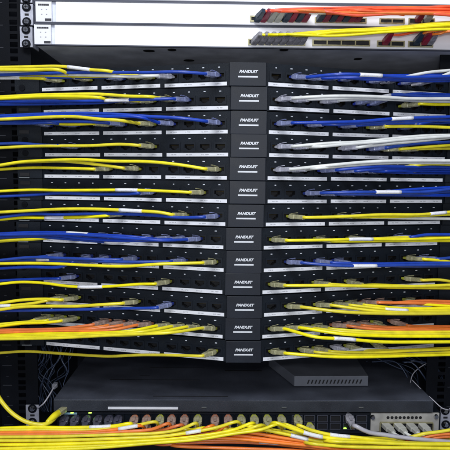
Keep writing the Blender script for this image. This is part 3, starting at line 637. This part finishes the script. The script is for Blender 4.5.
# (colour, port px, path, side, wraps, layer)
for i, px in enumerate((66, 76.5, 88, 99, 110, 119)):
    L_.append(('k', px, [(px-2, 428), (px-14, 433), (px-45, 436+i*.8), (-4, 438+i*1.4)], -1, (), -3+.3*i, 'k'))  # all coloured black to stand in for shaded gaps in the yellow bundle
L_ += [('y', 135, [(130, 424.5), (112, 427.4), (70, 427.6), (30, 427.4), (-4, 428)], -1, [(86, 112)], .4, 'o'),
 ('y', 160.5, [(156, 423), (140, 427), (110, 429), (70, 429.6), (-4, 430.2)], -1, (), 1, 'y'),
 ('o', 147.3, [(142, 427), (120, 431), (90, 432), (40, 432), (-4, 432.6)], -1, [(116, 138)], 1.6, 'o'),
 ('o', 172, [(167, 425), (150, 430.4), (125, 433.4), (80, 434), (-4, 434.4)], -1, (), 2.2, 'o'),
 ('o', 184.7, [(180, 426), (160, 432), (130, 434.6), (80, 435.4), (-4, 436)], -1, (), 1.2, 'o'),
 ('y', 198, [(195, 425), (182, 431), (160, 434.6), (120, 436.6), (60, 436.8), (-4, 437.4)], -1, (), 3, 'y'),
 ('o', 215, [(212, 427), (196, 434), (160, 439), (110, 441), (-4, 442)], -1, (), 2, 'o'),
 ('y', 241, [(237, 423), (220, 428.4), (198, 433), (160, 437.6), (120, 439.8), (60, 440), (-4, 440.4)], -1, [(182, 203)], 4, 'y'),
 ('y', 254, [(250, 425), (235, 431), (210, 436.6), (170, 441), (120, 443), (60, 443.8), (-4, 444.8)], -1, (), 4.6, 'y'),
 ('o', 228, [(226, 427), (210, 436), (175, 442), (120, 446), (-4, 448)], -1, (), 3, 'o'),
 ('y', 267, [(262, 427), (245, 432.6), (215, 437.6), (170, 442.4), (110, 445.6), (60, 447), (-4, 448.4)], -1, (), 5.4, 'y'),
 ('y', 281, [(276, 426), (262, 430.6), (235, 435.6), (200, 440.6), (150, 445), (90, 448.4), (-4, 451)], -1, (), 6.2, 'y'),
 ('y', 297, [(301, 425), (312, 430), (330, 434.6), (360, 438), (400, 442), (452, 444)], 1, [(327, 350)], 5, 'y')]
for i, (c, px, pts, sd, wr, k, pc) in enumerate(L_):
    low(c, px, pts, sd, f'{CN[c]} cable plugged into {ORD[i] if i < 13 else pls[i]} occupied port from the left of the lower black switch', wr, k=k, pcol=pc)
G3 = 'cables plugged into the lower rack switch'
# second port row, cables sweeping right and left below
X_ = [('y', 241, [(247, 427), (262, 431.6), (285, 436), (320, 441), (370, 444.5), (452, 446)], 1, [(288, 310)], 4.4, 'yellow cable from fifteenth upper column sweeping right below the lower switch'),
 ('y', 267, [(274, 424.5), (290, 430), (312, 435.6), (345, 440), (390, 443), (452, 446.4)], 1, [(300, 324)], 5.6, 'yellow cable from lower port left of the gap sweeping right, with white wrap'),
 ('y', 281, [(287, 426), (304, 432), (328, 437.6), (365, 441.6), (410, 446), (452, 450)], 1, (), 4.8, 'yellow cable from second port left of the empty ports sweeping right'),
 ('g', 348.4, [(354, 426), (366, 431.6), (385, 434.6), (410, 437.6), (430, 440), (452, 441.6)], 1, (), 3.4, 'grey cable curving right under the beige module from a lone port')]
for c, px, pts, sd, wr, k, lab in X_:
    low(c, px, pts, sd, lab, wr, k=k, py=420 if c != 'g' else 414.5, r=.0034 if c != 'g' else .0042, pcol=c)
# loose bundle strands crossing the bottom
Z_ = [('o', [(-4, 442.4), (60, 442), (120, 439.8), (180, 434.6), (230, 433), (280, 436), (330, 440), (390, 442), (452, 441)], .6, 'orange cable running the full width at the back of the bottom bundle'),
 ('o', [(-4, 446.2), (60, 445.6), (120, 443.6), (180, 440), (230, 438.6), (290, 440.6), (350, 444.6), (452, 446)], 1.2, 'orange cable running the full width low in the bottom bundle'),
 ('y', [(-4, 435), (70, 434.6), (130, 433.6), (190, 430), (230, 429.6), (280, 432), (330, 436.4), (390, 438.6), (452, 437.6)], 0, 'yellow cable running the full width at the back of the bottom bundle'),
 ('y', [(250, 428), (275, 430.4), (305, 434.6), (345, 438.6), (400, 440), (452, 439)], .4, 'short yellow cable at the back sweeping right below the empty ports'),
 ('o', [(110, 446.6), (160, 443), (205, 440), (250, 442), (300, 446.4), (350, 452)], 1.8, 'orange cable arching low across the centre of the bottom bundle'),
 ('o', [(160, 444), (185, 443.4), (230, 442), (280, 444), (340, 448.6), (390, 455)], 2.6, 'orange cable crossing low in the bundle, dipping at the right'),
 ('o', [(172, 445), (210, 447), (250, 449), (300, 451), (340, 456)], 3.2, 'lowest orange cable at the centre of the bottom bundle'),
 ('o', [(176, 440), (215, 440.5), (255, 441), (290, 444), (330, 447.6), (370, 450.6), (452, 454)], 3.6, 'orange cable in the centre bundle carrying a white wrap'),
 ('o', [(215, 433), (245, 436), (275, 440), (310, 444.4), (350, 447.6), (400, 450), (452, 451)], 4, 'orange cable starting below the middle ports and running right'),
 ('o', [(230, 431), (255, 433.4), (280, 437.4), (310, 441.6), (350, 446), (452, 449)], 4.2, 'uppermost orange cable running right beneath the middle ports'),
 ('o', [(200, 437.4), (240, 439), (270, 442), (310, 446.4), (352, 451), (400, 456)], 4.6, 'second orange cable from the bottom running right'),
 ('y', [(330, 441), (370, 442.4), (410, 443.6), (452, 444.6)], 6.6, 'short yellow cable at lower right in front of the orange ones'),
 ('y', [(310, 443.4), (345, 446), (380, 447.2), (420, 448), (452, 448.4)], 6.8, 'yellow cable along the lower right edge of the bundle'),
 ('o', [(370, 449), (392, 444.6), (420, 438.4), (436, 435), (452, 433.2)], 2.4, 'orange cable rising to the right edge under the beige module'),
 ('o', [(365, 451), (390, 446), (420, 440), (436, 437.4), (452, 436)], 2, 'lower orange cable rising to the right edge below its twin'),
 ('y', [(380, 447), (400, 440), (424, 433.6), (438, 431.4), (452, 430)], 2.8, 'yellow cable rising to the right edge under the beige module'),
 ('y', [(-4, 434.6), (50, 434.4), (100, 435.6), (140, 436), (175, 433.4), (205, 428)], 1.4, 'yellow cable hidden partly by orange in the left bundle')]
for c, pts, k, lab in Z_:
    P3 = [at(x, y+random.uniform(-.5, .5), -.0062*k) for x, y in pts]; e_ = {172: 172, 176: 160.5, 215: 198, 230: 215, 200: 184.7, 330: 309.5, 310: 297, 160: 147.3}.get(pts[0][0]); rev = {240: 241, 205: 198, 225: 228, 245: 254}.get(pts[-1][0])
    d_ = Vector((0, -.86, -.42)).normalized(); pc_ = None
    for px_, front in ((e_, True), (rev, False)):
        if px_ is None: continue
        p0 = at(px_, 423.5, YB-.001); st = [p0+d_*.024, p0+d_*.036]; P3 = st+P3 if front else P3+st[::-1]; pc_ = p0
    path = spline(P3); bm = bmesh.new(); tube(bm, path, .0032, 10)
    o = link('network_cable', bm, CM[c], None, True); tag(o, lab, 'cable', 'loose strands of the bottom cable bundle')
    if 'white wrap' in lab: wrap(o, path, 257, 280, .0035)
    if pc_:
        b1, b2 = bmesh.new(), bmesh.new(); build_plug(b1, b2, pc_, d_, .040, (0, -.3, .93), 1.25)
        q_ = link('plug', b1, PM[c], o); link('plug_tip', b2, TM[c], q_)
# yellow loop at the lower left with its thick boot
pth = [at(x, y, Y) for x, y, Y in ((-30, 360, .06), (-8, 386, .03), (2, 402, .01), (12, 413, 0), (26, 421.6, 0), (42, 424.6, .0), (50, 422.4, .01), (56, 417, .028))]
path = spline(pth); bm = bmesh.new(); tube(bm, path, .0040, 12)
o = link('network_cable', bm, CM['y'], None, True); tag(o, 'yellow cable looping down at lower left into a thick yellow boot', 'cable', 'cables plugged into the lower rack switch')
bm = bmesh.new(); a = at(47, 422.5, .006); b = at(59, 412.8, .04); mid = (a+b)/2+Vector((.002, 0, .003))
tube(bm, spline([a, mid, b], .003), lambda t: .0042+.0026*math.sin(min(1, t*1.3)*math.pi*.55), 12); link('boot', bm, CM['y'], o, True)
bm = bmesh.new(); d = (b-mid).normalized(); lath(bm, b, d, [(-.004, .0064, .0052, 0), (.010, .0070, .0056, 0), (.020, .0066, .0052, 0)]); link('plug', bm, PM['y'], o)
# uplink module cables
for i in range(4):
    x = 385.5+i*12.2
    P0 = at(x, 425, YB-.006); d = (at(x+6.5, 431.5, YB-.034)-P0).normalized()
    pth = [P0+d*.024, P0+d*.036, at(x+15, 437, YB-.052), at(x+34, 442+i*.6, YB-.06), at(x+80, 447+i, YB-.05)]
    bm = bmesh.new(); tube(bm, spline(pth), .0031, 10); o = link('network_cable', bm, CM['w'], None, True)
    tag(o, f'pale beige cable in the beige module, {ORD[i]} of four from the left', 'cable', 'beige plugs in the uplink module')
    b1 = bmesh.new(); lath(b1, P0, d, [(-.001, .0085, .0050, 0), (.020, .0085, .0050, 0), (.022, .0070, .0046, 0), (.034, .0050, .0042, 0)]); link('plug', b1, CM['e'], o)
# thin tangled wires left and right of the shelf
rnd = random.Random(4)
for s, n in ((-1, 15), (1, 13)):
    for i in range(n):
        x0 = rnd.uniform(38, 66) if s < 0 else rnd.uniform(395, 442)
        Yd = rnd.uniform(.16, .30)
        if s < 0: pts = [(x0+rnd.uniform(-3, 14), 340), (x0+rnd.uniform(-8, 10), 358), (x0+rnd.uniform(-10, 8), 372), (x0+rnd.uniform(-9, 9), 384), (x0+rnd.uniform(-8, 8), 398), (x0+rnd.uniform(-4, 8), 412)]
        else: pts = [(x0-rnd.uniform(10, 34), 352+rnd.uniform(0, 12)), (x0-6, 364+rnd.uniform(-4, 6)), (x0+6, 376+rnd.uniform(-6, 10)), (x0+rnd.uniform(6, 16), 392+rnd.uniform(-6, 6)), (x0+rnd.uniform(4, 20), 412)]
        bm = bmesh.new(); tube(bm, spline([at(x, y, Yd+rnd.uniform(-.02, .02)) for x, y in pts], .01), rnd.uniform(.0011, .0018), 6)
        o = link('thin_wire', bm, CM['s'], None, True)
        tag(o, 'thin blue grey wire tangled in the dark left of the shelf' if s < 0 else 'thin blue grey wire hanging in the dark right of the shelf', 'wire', 'tangled thin wires at the left' if s < 0 else 'thin wires at the right')
for pts, lab, rr in (([(38, 408, .09), (44, 403, .08), (50, 394, .10), (54, 387, .12)], 'thin grey earth wire curving up from the left bracket', .0016),
                 ([(449, 410, .09), (442, 408, .085), (432, 399, .10), (423, 391, .12), (412, 380, .14)], 'thin grey wire slanting down to the right bracket', .0011),
                 ([(410, 384, .16), (413, 374, .16), (422, 366, .16), (436, 360, .16), (452, 360, .16)], 'thin grey wire arching above the right bracket', .0011)):
    bm = bmesh.new(); path = spline([at(*p) for p in pts], .004); tube(bm, path, rr, 8)
    o = link('earth_wire', bm, CM['g'], None, True); tag(o, lab, 'wire')
    if 'earth' in lab:
        bm = bmesh.new(); d = (path[-1]-path[-2]).normalized(); lath(bm, path[-1], d, [(-.004, .003, .003, 0), (.004, .006, .0045, 0), (.012, .004, .003, 0)]); link('wire_lug', bm, M['steel'], o)
